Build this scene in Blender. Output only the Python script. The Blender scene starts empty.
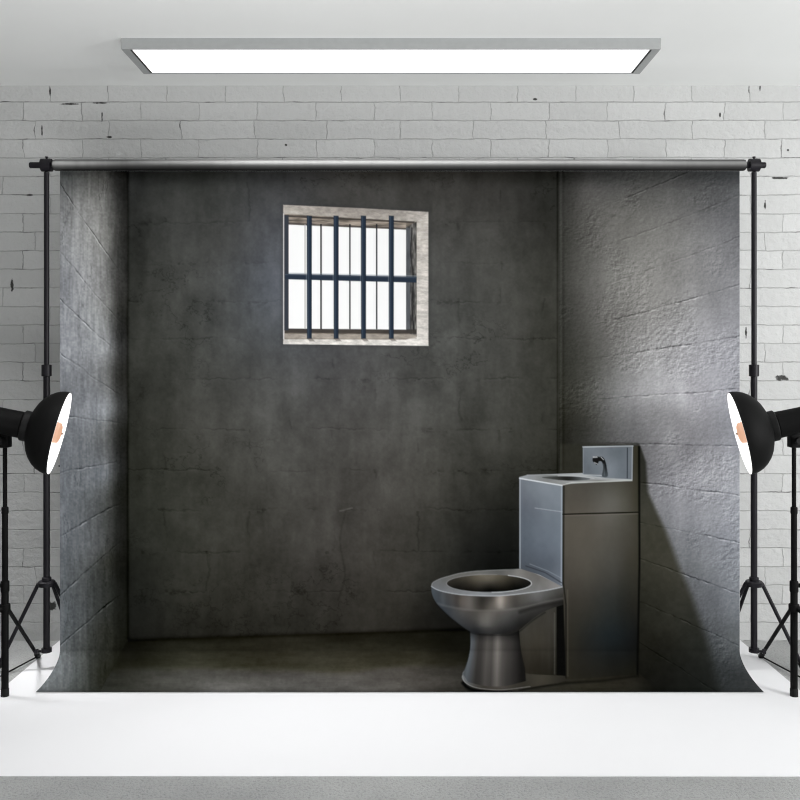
import bpy, bmesh, math, random
import numpy as np
from mathutils import Vector, Matrix
R = math.radians
SC = bpy.context.scene
COL = SC.collection

# ------------------------------------------------------------------ camera
CAM_Z = 1.39          # eye height, metres
F = 907.0             # focal length in pixels of an 800 px frame
cam = bpy.data.cameras.new('camera'); cam.sensor_width = 36; cam.lens = F*36/800; cam.shift_y = -44/800
cam.clip_start = 0.05
cam_o = bpy.data.objects.new('camera', cam); COL.objects.link(cam_o)
cam_o.location = (0, 0, CAM_Z); cam_o.rotation_euler = (R(90), 0, 0)
SC.camera = cam_o

# ------------------------------------------------------------------ light
w = bpy.data.worlds.new('world'); SC.world = w; w.use_nodes = True
w.node_tree.nodes['Background'].inputs[0].default_value = (0.98, 0.99, 1.0, 1)
w.node_tree.nodes['Background'].inputs[1].default_value = 0.35
def area(name, loc, target, sx, sy, power, col=(1, 1, 1), spread=180):
    l = bpy.data.lights.new(name, 'AREA'); l.shape = 'RECTANGLE'; l.size = sx; l.size_y = sy
    l.energy = power; l.color = col; l.spread = R(spread)
    o = bpy.data.objects.new(name, l); COL.objects.link(o); o.location = loc
    d = Vector(target)-Vector(loc); o.rotation_euler = d.to_track_quat('-Z', 'Y').to_euler()
    return o
area('right_key_light', (4.2, 0.9, 1.75), (0.1, 4.0, 1.3), 1.3, 1.3, 145)  # unseen key light at front right; no window stands there
area('right_fill_light', (3.6, 3.2, 1.6), (1.0, 4.4, 1.4), 1.2, 1.2, 10)  # added fill, out of view, lifts the right wall and ceiling
area('ceiling_fill_light', (-.6, 1.2, .3), (-.6, 2.6, 2.7), 2.5, .8, 27, spread=120)  # added uplight, out of view, brightens the ceiling
area('ceiling_lamp_light', (-0.035, 3.93, 2.655), (-0.035, 3.93, 0), 2.1, 0.24, 9.5, spread=90)
area('overhead_fill_light', (-.9, 3.0, 2.66), (-1.1, 3.3, 0), 1.8, .3, 5.6, spread=80)  # added fill above the view, brightens the left of the sheet
area('left_fill_light', (-2.5, 4.0, 2.3), (-1.72, 4.12, 0), .3, .3, 1.7, spread=34)  # added fill off to the left for the sheet's rear left corner

try: SC.cycles.filter_width = 1.15
except Exception: pass
vs = SC.view_settings
vs.view_transform = 'Standard'; vs.look = 'None'; vs.gamma = 1; vs.exposure = 0.0; vs.use_curve_mapping = False

def px2w(x, y, D):
    return Vector(((x-400)*D/F, D, CAM_Z-(y-356)*D/F))
def floor_pt(x, y):
    D = CAM_Z*F/(y-356)
    return Vector(((x-400)*D/F, D, 0))

# ------------------------------------------------------------------ materials
def lin(c):
    c = c/255.0
    return c/12.92 if c <= 0.04045 else ((c+0.055)/1.055)**2.4
def newmat(name, rgb=(.5, .5, .5), rough=.5, metal=0, spec=.5):
    m = bpy.data.materials.new(name); m.use_nodes = True
    b = m.node_tree.nodes['Principled BSDF']
    b.inputs['Base Color'].default_value = (*rgb, 1)
    b.inputs['Roughness'].default_value = rough; b.inputs['Metallic'].default_value = metal
    b.inputs['Specular IOR Level'].default_value = spec
    return m, m.node_tree, b
def noise_tint(m, nt, b, rgb, amt=.12, scale=30, bump=.0, dist=.001, stretch=(1, 1, 1)):
    tc = nt.nodes.new('ShaderNodeTexCoord'); mp = nt.nodes.new('ShaderNodeMapping'); mp.inputs['Scale'].default_value = stretch
    nz = nt.nodes.new('ShaderNodeTexNoise'); nz.inputs['Scale'].default_value = scale; nz.inputs['Detail'].default_value = 5
    nt.links.new(tc.outputs['Object'], mp.inputs[0]); nt.links.new(mp.outputs[0], nz.inputs['Vector'])
    r = nt.nodes.new('ShaderNodeValToRGB')
    r.color_ramp.elements[0].position = .3; r.color_ramp.elements[1].position = .7
    r.color_ramp.elements[0].color = (*[c*(1-amt) for c in rgb], 1); r.color_ramp.elements[1].color = (*[min(1, c*(1+amt)) for c in rgb], 1)
    nt.links.new(nz.outputs[0], r.inputs[0]); nt.links.new(r.outputs[0], b.inputs['Base Color'])
    if bump:
        bp = nt.nodes.new('ShaderNodeBump'); bp.inputs['Strength'].default_value = bump; bp.inputs['Distance'].default_value = dist
        nt.links.new(nz.outputs[0], bp.inputs['Height']); nt.links.new(bp.outputs[0], b.inputs['Normal'])
    return m
def simple(name, rgb, rough, metal=0, amt=.1, scale=40, bump=0, spec=.5):
    m, nt, b = newmat(name, rgb, rough, metal, spec)
    return noise_tint(m, nt, b, rgb, amt, scale, bump)

M_pole = simple('dark_powder_coated_metal', (.009, .008, .011), .45, 0, spec=.25)
M_black = simple('satin_black_plastic', (.005, .005, .005), .6, spec=.08)
M_blackrib = simple('matte_black_rubber', (.005, .005, .005), .6, spec=.2)
M_alu = simple('brushed_grey_aluminium', (.36, .37, .37), .45, 0, .04)
M_slot = simple('black_slot', (.01, .01, .01), .6)
M_sheet = simple('white_sheet_vinyl', (.775, .775, .79), .7, 0, .004, 3, spec=.2)
M_backing = simple('white_backing_fabric', (.75, .75, .76), .9, 0, .03, 200)


def emis(name, rgb, s):
    m, nt, b = newmat(name, rgb, .5)
    b.inputs['Emission Color'].default_value = (*rgb, 1); b.inputs['Emission Strength'].default_value = s
    return m
M_diff = emis('lit_white_diffuser', (1, 1, 1), 1.15)
M_tube = emis('glowing_flash_dome', (.92, .52, .33), .78); M_tube.node_tree.nodes['Principled BSDF'].inputs['Base Color'].default_value = (.08, .05, .04, 1)
M_nub = simple('brown_ceramic', (.25, .14, .09), .5)
M_lining = emis('self_lit_white_reflector_lining', (.95, .95, .95), .75)  # lining glows by itself in place of flash light falling on it

# painted brick wall: brick texture for courses, noise for wear
def brick_wall_material():
    m, nt, b = newmat('white_painted_brick', (.7, .7, .69), .75, spec=.25)
    N = nt.nodes.new; L = nt.links.new
    tc = N('ShaderNodeTexCoord'); mp = N('ShaderNodeMapping'); mp.inputs['Rotation'].default_value = (R(-90), 0, 0)
    sx = N('ShaderNodeSeparateXYZ'); cx = N('ShaderNodeCombineXYZ')
    L(tc.outputs['Object'], sx.inputs[0]); L(sx.outputs[0], cx.inputs[0])
    ad = N('ShaderNodeMath'); ad.operation = 'ADD'; ad.inputs[1].default_value = .0027; L(sx.outputs[2], ad.inputs[0]); L(ad.outputs[0], cx.inputs[1])
    # wobble
    nz = N('ShaderNodeTexNoise'); nz.inputs['Scale'].default_value = 9; nz.inputs['Detail'].default_value = 9; nz.inputs['Roughness'].default_value = .62; L(cx.outputs[0], nz.inputs['Vector'])
    sb = N('ShaderNodeVectorMath'); sb.operation = 'SUBTRACT'; sb.inputs[1].default_value = (.5, .5, .5); L(nz.outputs['Color'], sb.inputs[0])
    sc_ = N('ShaderNodeVectorMath'); sc_.operation = 'MULTIPLY'; sc_.inputs[1].default_value = (.045, .020, 0); L(sb.outputs[0], sc_.inputs[0])
    av = N('ShaderNodeVectorMath'); av.operation = 'ADD'; L(cx.outputs[0], av.inputs[0]); L(sc_.outputs[0], av.inputs[1])
    br = N('ShaderNodeTexBrick'); br.inputs['Scale'].default_value = 1; br.inputs['Mortar Size'].default_value = .0032
    br.inputs['Mortar Smooth'].default_value = .6; br.inputs['Brick Width'].default_value = .285; br.inputs['Row Height'].default_value = .0908
    br.offset = .45; br.squash = 1.25; br.squash_frequency = 3
    br.inputs['Color1'].default_value = (.51, .515, .51, 1); br.inputs['Color2'].default_value = (.56, .565, .56, 1); br.inputs['Mortar'].default_value = (.43, .435, .43, 1)
    L(av.outputs[0], br.inputs['Vector'])
    # worn joints: mortar shows only in places, black only in a few
    n2 = N('ShaderNodeTexNoise'); n2.inputs['Scale'].default_value = 9; n2.inputs['Detail'].default_value = 3; L(cx.outputs[0], n2.inputs['Vector'])
    r2 = N('ShaderNodeValToRGB'); r2.color_ramp.elements[0].position = .56; r2.color_ramp.elements[1].position = .70; L(n2.outputs[0], r2.inputs[0])
    mu = N('ShaderNodeMath'); mu.operation = 'MULTIPLY'; L(r2.outputs[0], mu.inputs[0]); L(br.outputs['Fac'], mu.inputs[1])
    mix = N('ShaderNodeMixRGB'); mix.inputs[2].default_value = (.12, .12, .115, 1); L(mu.outputs[0], mix.inputs[0]); L(br.outputs['Color'], mix.inputs[1])
    last = mix
    # chips and cracks with shapes of their own
    marks = [(52, 606, 5, 4.5), (782, 378, 6, 3), (760, 88, .8, 3), (50, 92, .9, 5), (70, 104, 10, .9), (100, 103, 9, .8), (109, 137, 3, 1.2), (102, 117, .8, 5), (535, 99, 2, 1.2),
             (780, 178, 9, 1.2), (765, 205, 1, 5), (746, 333, 1, 7), (720, 115, 1, 3), (60, 466, 2, 1), (12, 285, 1.6, 6), (30, 195, 3, 1), (788, 150, 1.2, 1), (42, 130, .8, 6), (286, 145, 1.2, 1)]
    nd = N('ShaderNodeTexNoise'); nd.inputs['Scale'].default_value = 60; L(cx.outputs[0], nd.inputs['Vector'])
    for (x, y, rx, ry) in marks:
        p = px2w(x, y, 4.43)
        s1 = N('ShaderNodeVectorMath'); s1.operation = 'SUBTRACT'; s1.inputs[1].default_value = (p.x, p.z+.0027, 0); L(cx.outputs[0], s1.inputs[0])
        k = F/4.43
        s2 = N('ShaderNodeVectorMath'); s2.operation = 'MULTIPLY'; s2.inputs[1].default_value = (k/rx, k/ry, 0); L(s1.outputs[0], s2.inputs[0])
        ln = N('ShaderNodeVectorMath'); ln.operation = 'LENGTH'; L(s2.outputs[0], ln.inputs[0])
        a = N('ShaderNodeMath'); a.operation = 'MULTIPLY_ADD'; a.inputs[1].default_value = 1.6; L(nd.outputs[0], a.inputs[0]); L(ln.outputs['Value'], a.inputs[2])
        c = N('ShaderNodeMapRange'); c.inputs['From Min'].default_value = 1.9; c.inputs['From Max'].default_value = 1.55; L(a.outputs[0], c.inputs['Value'])
        mm = N('ShaderNodeMixRGB'); mm.inputs[2].default_value = (.05, .05, .048, 1); L(c.outputs[0], mm.inputs[0]); L(last.outputs[0], mm.inputs[1]); last = mm
    L(last.outputs[0], b.inputs['Base Color'])
    # relief
    n3 = N('ShaderNodeTexNoise'); n3.inputs['Scale'].default_value = 26; n3.inputs['Detail'].default_value = 7; n3.inputs['Roughness'].default_value = .6; L(cx.outputs[0], n3.inputs['Vector'])
    inv = N('ShaderNodeMath'); inv.operation = 'MULTIPLY_ADD'; inv.inputs[1].default_value = -.75; L(br.outputs['Fac'], inv.inputs[0]); L(n3.outputs[0], inv.inputs[2])
    bp = N('ShaderNodeBump'); bp.inputs['Strength'].default_value = .6; bp.inputs['Distance'].default_value = .012; L(inv.outputs[0], bp.inputs['Height']); L(bp.outputs[0], b.inputs['Normal'])
    return m
M_brick = brick_wall_material()

def concrete_floor_material():
    m, nt, b = newmat('rough_grey_concrete', (.3, .3, .3), .55, spec=.35)
    N = nt.nodes.new; L = nt.links.new
    tc = N('ShaderNodeTexCoord'); n1 = N('ShaderNodeTexNoise'); n1.inputs['Scale'].default_value = 1.6; n1.inputs['Detail'].default_value = 6; L(tc.outputs['Object'], n1.inputs['Vector'])
    n2 = N('ShaderNodeTexNoise'); n2.inputs['Scale'].default_value = 100; n2.inputs['Detail'].default_value = 8; n2.inputs['Roughness'].default_value = .65; L(tc.outputs['Object'], n2.inputs['Vector'])
    r = N('ShaderNodeValToRGB'); r.color_ramp.elements[0].position = .3; r.color_ramp.elements[1].position = .7
    r.color_ramp.elements[0].color = (.30, .305, .305, 1); r.color_ramp.elements[1].color = (.42, .425, .42, 1); L(n1.outputs[0], r.inputs[0])
    r2 = N('ShaderNodeValToRGB'); r2.color_ramp.elements[0].position = .35; r2.color_ramp.elements[1].position = .5; r2.color_ramp.elements[0].color = (.72, .72, .72, 1); L(n2.outputs[0], r2.inputs[0])
    mx = N('ShaderNodeMixRGB'); mx.blend_type = 'MULTIPLY'; mx.inputs[0].default_value = 1; L(r.outputs[0], mx.inputs[1]); L(r2.outputs[0], mx.inputs[2]); L(mx.outputs[0], b.inputs['Base Color'])
    bp = N('ShaderNodeBump'); bp.inputs['Strength'].default_value = 1; bp.inputs['Distance'].default_value = .007; L(n2.outputs[0], bp.inputs['Height']); L(bp.outputs[0], b.inputs['Normal'])
    return m
M_floor = concrete_floor_material()
M_ceil = simple('white_ceiling_paint', (.89, .90, .89), .9, 0, .01, 2, spec=.2)
M_paint = simple('white_wall_paint', (.62, .62, .61), .9, 0, .02, 3)

# ------------------------------------------------------------------ helpers
def tag(o, label=None, cat=None, group=None, kind=None):
    if label: o['label'] = label
    if cat: o['category'] = cat
    if group: o['group'] = group
    if kind: o['kind'] = kind
    return o
def link(name, bm, m, parent=None, smooth=True):
    me = bpy.data.meshes.new(name); bmesh.ops.recalc_face_normals(bm, faces=bm.faces[:]); bm.to_mesh(me); bm.free()
    me.materials.append(m)
    if smooth:
        me.shade_smooth(); me.set_sharp_from_angle(angle=R(35))
    o = bpy.data.objects.new(name, me); COL.objects.link(o)
    if parent:
        o.parent = parent; o.location = -parent.location
    return o
def empty(name, loc):
    o = bpy.data.objects.new(name, None); COL.objects.link(o); o.location = loc; o.empty_display_size = .1; return o
def box(bm, x0, x1, y0, y1, z0, z1, bev=0):
    t = bmesh.new(); bmesh.ops.create_cube(t, size=1)
    for v in t.verts: v.co = Vector(((x0+x1)/2+v.co.x*(x1-x0), (y0+y1)/2+v.co.y*(y1-y0), (z0+z1)/2+v.co.z*(z1-z0)))
    if bev: bmesh.ops.bevel(t, geom=t.edges[:], offset=bev, segments=2, affect='EDGES', profile=.6)
    me = bpy.data.meshes.new('t'); t.to_mesh(me); t.free(); bm.from_mesh(me); bpy.data.meshes.remove(me)
def lathe(bm, prof, origin, axis, seg=32, closed=True):
    """prof: list of (distance along axis, radius)"""
    a = Vector(axis).normalized(); q = a.to_track_quat('Z', 'Y').to_matrix(); o = Vector(origin)
    rings = []
    for (d, r) in prof:
        if r <= 1e-6: rings.append([bm.verts.new(o+a*d)])
        else: rings.append([bm.verts.new(o+a*d+q@Vector((r*math.cos(2*math.pi*k/seg), r*math.sin(2*math.pi*k/seg), 0))) for k in range(seg)])
    for A, B in zip(rings[:-1], rings[1:]):
        for k in range(seg):
            k2 = (k+1) % seg
            if len(A) == 1 and len(B) == 1: continue
            if len(A) == 1: bm.faces.new((A[0], B[k2], B[k]))
            elif len(B) == 1: bm.faces.new((A[k], A[k2], B[0]))
            else: bm.faces.new((A[k], A[k2], B[k2], B[k]))
    if closed:
        for rg in (rings[0], rings[-1]):
            if len(rg) > 1: bm.faces.new(rg)
def rod(bm, p0, p1, r, seg=16, r1=None):
    p0 = Vector(p0); p1 = Vector(p1); L = (p1-p0).length
    lathe(bm, [(0, r*.85), (r*.2, r), (L-r*.2, r1 or r), (L, (r1 or r)*.85)], p0, p1-p0, seg)

# ------------------------------------------------------------------ the room
WALL_D = 4.43; CEIL_Z = 2.71
def slab(name, x0, x1, y0, y1, z0, z1, m):
    bm = bmesh.new(); box(bm, x0, x1, y0, y1, z0, z1); return tag(link(name, bm, m, smooth=False), kind='structure')
slab('floor', -5, 5, -3, WALL_D+.2, -.12, 0, M_floor)
slab('wall_back', -5, 5, WALL_D, WALL_D+.2, 0, CEIL_Z, M_brick)
slab('ceiling', -5, 5, -3, WALL_D+.2, CEIL_Z, CEIL_Z+.12, M_ceil)
slab('wall_left', -5.15, -5, -3, WALL_D+.2, 0, CEIL_Z, M_paint)
slab('wall_right', 5, 5.15, -3, WALL_D+.2, 0, CEIL_Z, M_paint)

# ------------------------------------------------------------------ the print on the cloth
# The picture printed on the backdrop (a jail cell) is laid out on the cloth's own sheet; X, Y run across and down the cloth.
rng = np.random.RandomState(7)
def vnoise(x, y, sx, sy, seed):
    g = np.random.RandomState(seed).rand(256, 256).astype(np.float32)
    u = x/sx+17.3; v = y/sy+9.1
    i = np.floor(u).astype(int); j = np.floor(v).astype(int); fu = u-i; fv = v-j
    fu = fu*fu*(3-2*fu); fv = fv*fv*(3-2*fv)
    a = g[i % 256, j % 256]; b_ = g[(i+1) % 256, j % 256]; c = g[i % 256, (j+1) % 256]; d = g[(i+1) % 256, (j+1) % 256]
    return (a*(1-fu)+b_*fu)*(1-fv)+(c*(1-fu)+d*fu)*fv-.5
def fbm(x, y, sx, sy, seed, oc=4, g=.55):
    s = 0; a = 1; t = 0
    for k in range(oc):
        s = s+a*vnoise(x, y, sx/2**k, sy/2**k, seed+k); t += a; a *= g
    return s/t*2
def sstep(a, b, v):
    t = np.clip((v-a)/(b-a), 0, 1); return t*t*(3-2*t)
def field(X, Y, pts, eps=14, mask=None):
    """smooth surface through the measured ink samples (multiquadric interpolation)"""
    P = np.array([(q[0], q[1]) for q in pts], float); C = np.array([q[2:] if len(q) > 3 else (q[2],)*3 for q in pts], float)
    mu = C.mean(0); d = np.hypot(P[:, None, 0]-P[None, :, 0], P[:, None, 1]-P[None, :, 1])
    A = -np.sqrt(d*d+eps*eps)
    A = np.block([[A+np.eye(len(P))*eps*(.02 if eps < 7.5 and len(P) < 60 and eps != 6 else .10), np.ones((len(P), 1))], [np.ones((1, len(P))), np.zeros((1, 1))]])
    wt = np.linalg.solve(A, np.vstack([C-mu, np.zeros((1, 3))]))
    out = np.zeros(X.shape+(3,), np.float32)
    sel = np.ones(X.shape, bool) if mask is None else mask > 0
    x = X[sel]; y = Y[sel]; r = np.zeros((len(x), 3))
    for k in range(len(P)):
        r += -np.sqrt((x-P[k, 0])**2+(y-P[k, 1])**2+eps*eps)[:, None]*wt[k]
    lo = C.min(0)-6; hi = C.max(0)+6
    out[sel] = np.clip(r+wt[-1]+mu, lo, hi)
    return out
def segdist(X, Y, a, b):
    dx, dy = b[0]-a[0], b[1]-a[1]; l2 = dx*dx+dy*dy+1e-9
    t = np.clip(((X-a[0])*dx+(Y-a[1])*dy)/l2, 0, 1)
    return np.hypot(X-a[0]-t*dx, Y-a[1]-t*dy)
def smooth_pts(P, n=6, closed=True):
    P = [np.array(p, float) for p in P]; out = []; N = len(P)
    rngk = range(N) if closed else range(N-1)
    for i in rngk:
        g = (lambda k: P[k % N]) if closed else (lambda k: P[min(max(k, 0), N-1)])
        p0, p1, p2, p3 = g(i-1), g(i), g(i+1), g(i+2)
        for s in range(n):
            t = s/n
            out.append(tuple(.5*((2*p1)+(-p0+p2)*t+(2*p0-5*p1+4*p2-p3)*t*t+(-p0+3*p1-3*p2+p3)*t**3)))
    if not closed: out.append(tuple(P[-1]))
    return out

STEP = .64
us = np.arange(60, 740+1e-6, STEP); vsn = np.arange(171, 692.4+1e-6, STEP)
U, V = np.meshgrid(us, vsn)                      # cloth sheet coordinates
def sheet_profile(v):
    """down the cloth -> (depth, height): hangs straight, then sweeps forward onto the floor"""
    z1 = CAM_Z-(650-356)*4.0/F; D1 = 4.0-.249
    t = np.clip((v-650)/(692.4-650), 0, 1)*math.pi/2
    t = t**1.0
    D = 4.0-.271*(1-np.cos(t)); z = np.where(v < 650, CAM_Z-(v-356)*4.0/F, .007+(z1-.007)*(1-np.sin(t)))
    return D, z
Dv, Zv = sheet_profile(V)
# the picture widens a little on the swept part, and the print follows the measured outline there
X = 400+(U-400)*4.0/Dv
Y = np.where(V < 650, V, 356+(CAM_Z-Zv)*F/Dv)
H, W_ = X.shape
img = np.zeros((H, W_, 3), np.float32)
ID = np.zeros((H, W_), np.int32)
IDS = {}
def region(name):
    if name not in IDS: IDS[name] = len(IDS)
    return IDS[name]
def over(mask, col):
    c = np.asarray(col, np.float32)
    if c.ndim == 1 or c.ndim == 0: c = np.broadcast_to(c, img.shape)
    img[...] = img*(1-mask[..., None])+c*mask[..., None]
def add(mask, amt):
    img[...] += (mask*amt)[..., None]
def setid(mask, name): ID[mask > .5] = region(name)
def poly(P, soft=.8):
    m = np.zeros((H, W_), np.float32)
    xs = [p[0] for p in P]; ys = [p[1] for p in P]
    sel = (X > min(xs)-3) & (X < max(xs)+3) & (Y > min(ys)-3) & (Y < max(ys)+3)
    x = X[sel]; y = Y[sel]; ins = np.zeros(x.shape, bool); d = np.full(x.shape, 1e9)
    for a, b in zip(P, P[1:]+P[:1]):
        d = np.minimum(d, segdist(x, y, a, b))
        if a[1] != b[1]:
            c = ((a[1] > y) != (b[1] > y)) & (x < (b[0]-a[0])*(y-a[1])/(b[1]-a[1])+a[0]); ins ^= c
    sd = np.where(ins, d, -d)
    m[sel] = np.clip(.5+sd/soft, 0, 1)
    return m
def line(P, wdt, soft=.8):
    m = np.zeros((H, W_), np.float32)
    xs = [p[0] for p in P]; ys = [p[1] for p in P]; e = wdt+soft+2
    sel = (X > min(xs)-e) & (X < max(xs)+e) & (Y > min(ys)-e) & (Y < max(ys)+e)
    x = X[sel]; y = Y[sel]; d = np.full(x.shape, 1e9)
    for a, b in zip(P[:-1], P[1:]): d = np.minimum(d, segdist(x, y, a, b))
    m[sel] = np.clip((wdt/2-d)/soft+.5, 0, 1)
    return m
def blob(cx, cy, rx, ry):
    return np.exp(-(((X-cx)/rx)**2+((Y-cy)/ry)**2))

blot = fbm(X, Y, 60, 60, 3, 5, .6); fine = fbm(X, Y, 5, 5, 40, 3, .7); mid = fbm(X, Y, 22, 26, 60, 4, .6)
streak = fbm(X, Y, 7, 90, 80, 3, .7); grain = vnoise(X, Y, 1.6, 1.6, 5)

# back wall
back = field(X, Y, [
    (130, 180, 42, 43, 42), (160, 200, 56, 57, 55), (210, 185, 52, 53, 51), (230, 240, 78, 79, 78), (180, 230, 68, 69, 67), (135, 260, 46, 47, 44), (170, 300, 66, 67, 64), (230, 300, 78, 80, 80),
    (272, 230, 86, 88, 92), (274, 285, 92, 96, 103), (270, 330, 82, 85, 88), (340, 185, 62, 61, 59), (340, 198, 72, 71, 69), (440, 200, 74, 73, 70), (500, 190, 62, 61, 58), (545, 190, 46, 46, 43),
    (450, 260, 84, 84, 81), (500, 260, 81, 81, 77), (545, 260, 68, 68, 63), (450, 330, 86, 87, 84), (510, 340, 80, 80, 76), (548, 340, 66, 66, 60), (340, 370, 86, 86, 86), (260, 370, 77, 78, 77),
    (200, 360, 67, 68, 65), (150, 360, 56, 57, 53), (133, 400, 40, 41, 37), (150, 450, 46, 47, 42), (200, 430, 62, 62, 58), (280, 430, 76, 76, 73), (360, 430, 84, 83, 80), (450, 420, 80, 80, 76), (520, 420, 68, 68, 63),
    (548, 440, 54, 54, 48), (150, 520, 40, 41, 36), (210, 510, 54, 54, 49), (290, 500, 66, 65, 61), (370, 500, 76, 74, 70), (440, 490, 70, 69, 64), (500, 490, 50, 50, 45), (515, 540, 28, 29, 26),
    (134, 600, 24, 25, 22), (180, 590, 40, 40, 35), (250, 590, 50, 49, 44), (320, 580, 58, 56, 52), (400, 570, 62, 60, 55), (450, 570, 42, 42, 38), (300, 622, 44, 43, 38), (400, 615, 46, 44, 39), (440, 610, 30, 30, 27), (480, 560, 24, 25, 23), (170, 625, 28, 28, 24), (500, 620, 18, 18, 16)], 16, (X > 120) & (X < 565) & (Y < 648))
gn = field(X, Y, [(140, 190, 1.0), (140, 400, 1.05), (150, 520, 1.14), (200, 500, 1.14), (250, 600, 1.05), (300, 300, .97), (300, 450, .97), (420, 420, .93), (420, 560, .97), (500, 240, .88), (450, 300, .90), (540, 300, .90), (520, 420, .93), (480, 560, 1.0), (400, 190, .93)], 30)
back = back*gn
img[...] = back
ID[...] = region('printed_back_wall')
bk = .30+back.mean(-1)/105
vst = fbm(X, Y, 12, 70, 820, 4, .65); crk = fbm(X, Y, 26, 22, 840, 5, .7)
img += ((blot*13+mid*10+vst*8+fine*5+grain*4-13*np.exp(-(crk/.035)**2)*sstep(.0, .45, fbm(X, Y, 70, 60, 850, 3)))*bk)[..., None]
jys = [222, 263, 301, 338, 378, 429, 470, 509, 551, 591]
for k, jy in enumerate(jys):
    yy = Y-jy+fbm(X, Y, 40, 40, 200+k, 2)*2+fbm(X, Y, 5, 5, 230+k, 3)*2.2
    vis = sstep(-.15, .4, fbm(X, Y, 34, 10, 300+k, 3))*(.45 if jy < 300 else .8)
    add(np.exp(-(yy/.8)**2)*vis*(X < 557)*(X > 128), -13); add(np.exp(-((yy-1.6)/1.0)**2)*vis*(X < 557), 4)
    for xj in np.arange(165+(k % 2)*42, 557, 84):
        jv = np.exp(-((X-xj+fbm(X, Y, 30, 30, 400+k, 2)*3+fbm(X, Y, 5, 5, 430+k, 2)*2)/1.1)**2)*((Y < jy) & (Y > jy-40))
        add(jv*sstep(0, .5, vnoise(X, Y, 30, 14, 500+k)*2), -9)
    for q in range(5):      # broken joint edges
        cx_ = 140+np.random.RandomState(900+k*7+q).rand()*400; add(blob(cx_, jy+1.5, 9, 3)*sstep(0, .4, fbm(X, Y, 4, 3, 870+q, 2)), -12)
add(line(smooth_pts([(346, 510), (340, 540), (345, 575), (338, 600)], 5, False), 1.6, 2), -9)
add(line([(340, 511), (352, 508)], 1.4, 1.2), 22)
add(sstep(190, 171, Y), -20)
setid(((Y < 174.5) & (X > 120) & (X < 575)).astype(float), 'printed_ceiling')

# left side wall of the cell
cl = 128+np.clip((Y-620), 0, 99)*0.0
edge_l = np.where(Y > 640, 128-(Y-640)*.53, 128)
mL = np.clip((edge_l-X)/1.6+.5, 0, 1)
lw = field(X, Y, [
    (62, 176, 66, 68, 68), (62, 200, 106, 107, 108), (75, 240, 140, 141, 142), (66, 280, 128, 130, 134), (85, 280, 152, 153, 155), (75, 330, 142, 144, 148), (95, 178, 74, 74, 72), (95, 200, 118, 118, 116), (112, 178, 54, 54, 52), (110, 200, 96, 96, 94), (100, 230, 134, 134, 132), (112, 240, 112, 112, 109), (120, 240, 78, 78, 75), (122, 200, 58, 58, 56), (126, 260, 62, 62, 59), (112, 300, 112, 112, 110), (120, 310, 76, 76, 72), (126, 330, 50, 50, 47),
    (98, 320, 144, 146, 147), (108, 350, 134, 136, 138), (114, 360, 96, 97, 96), (121, 380, 62, 62, 58), (66, 400, 120, 123, 128), (85, 400, 132, 135, 140), (106, 410, 130, 134, 138), (113, 420, 90, 92, 92), (120, 430, 56, 57, 53), (126, 450, 36, 36, 32), (66, 470, 110, 114, 119), (88, 470, 112, 116, 120), (104, 475, 112, 116, 121), (111, 480, 82, 85, 85), (119, 490, 44, 45, 40),
    (66, 550, 98, 102, 106), (85, 545, 96, 99, 102), (100, 550, 78, 80, 80), (108, 560, 50, 51, 46), (121, 570, 28, 29, 24), (64, 620, 88, 92, 95), (84, 620, 76, 79, 80), (102, 630, 48, 49, 44), (122, 630, 24, 25, 20), (60, 670, 86, 89, 91), (80, 675, 60, 63, 62), (96, 675, 36, 37, 32), (50, 690, 80, 83, 84)], 6, mL)
lw = lw*(1-.38*sstep(104, 122, X)*sstep(640, 560, Y))[..., None]
lw = lw*1.05+(fbm(X+.9, Y, 3.2, 22, 860, 3, .7)*7-fbm(X, Y, 3.2, 22, 860, 3, .7)*7+grain*7+fbm(X, Y, 2.2, 16, 861, 2)*11-20*np.exp(-(fbm(X, Y, 7, 34, 870, 4, .7)/.05)**2)*sstep(.05, .4, fbm(X, Y, 14, 40, 880, 3)))[..., None]*(lw.mean(-1)/100)[..., None]
lw = lw+(streak*13+fine*7+grain*9)[..., None]*(.3+lw.mean(-1)/150)[..., None]
over(mL, lw); setid(mL, 'printed_left_wall')
for y0, sl in ((183, 1.58), (250, 1.27), (298, 1.0), (352, .76), (414.5, .13), (472, -.19), (535.6, -.59), (596, -.98), (645, -.9)):
    yy = Y-(y0+(X-60)*sl*(1-(X-60)*.0012))+fbm(X, Y, 14, 14, 600, 2)*1.2+fbm(X, Y, 4, 4, 610, 2)*.9
    v = (.4+.6*sstep(-.4, .2, fbm(X, Y, 18, 18, 620+int(y0), 2)))*mL*sstep(124, 104, X)*(.45+.55*sstep(-.3, .4, fbm(X, Y, 5, 5, 640, 2)))
    sw = 1+.25*abs(sl)
    add(np.exp(-(yy/(.7*sw))**2)*v, -50); add(np.exp(-((yy-1.4*sw)/(.6*sw))**2)*v*sstep(-.3, .2, fbm(X, Y, 6, 6, 650, 2)), 46)
add(np.exp(-((X-128.2)/1.3)**2)*(Y < 640), -14)

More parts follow.
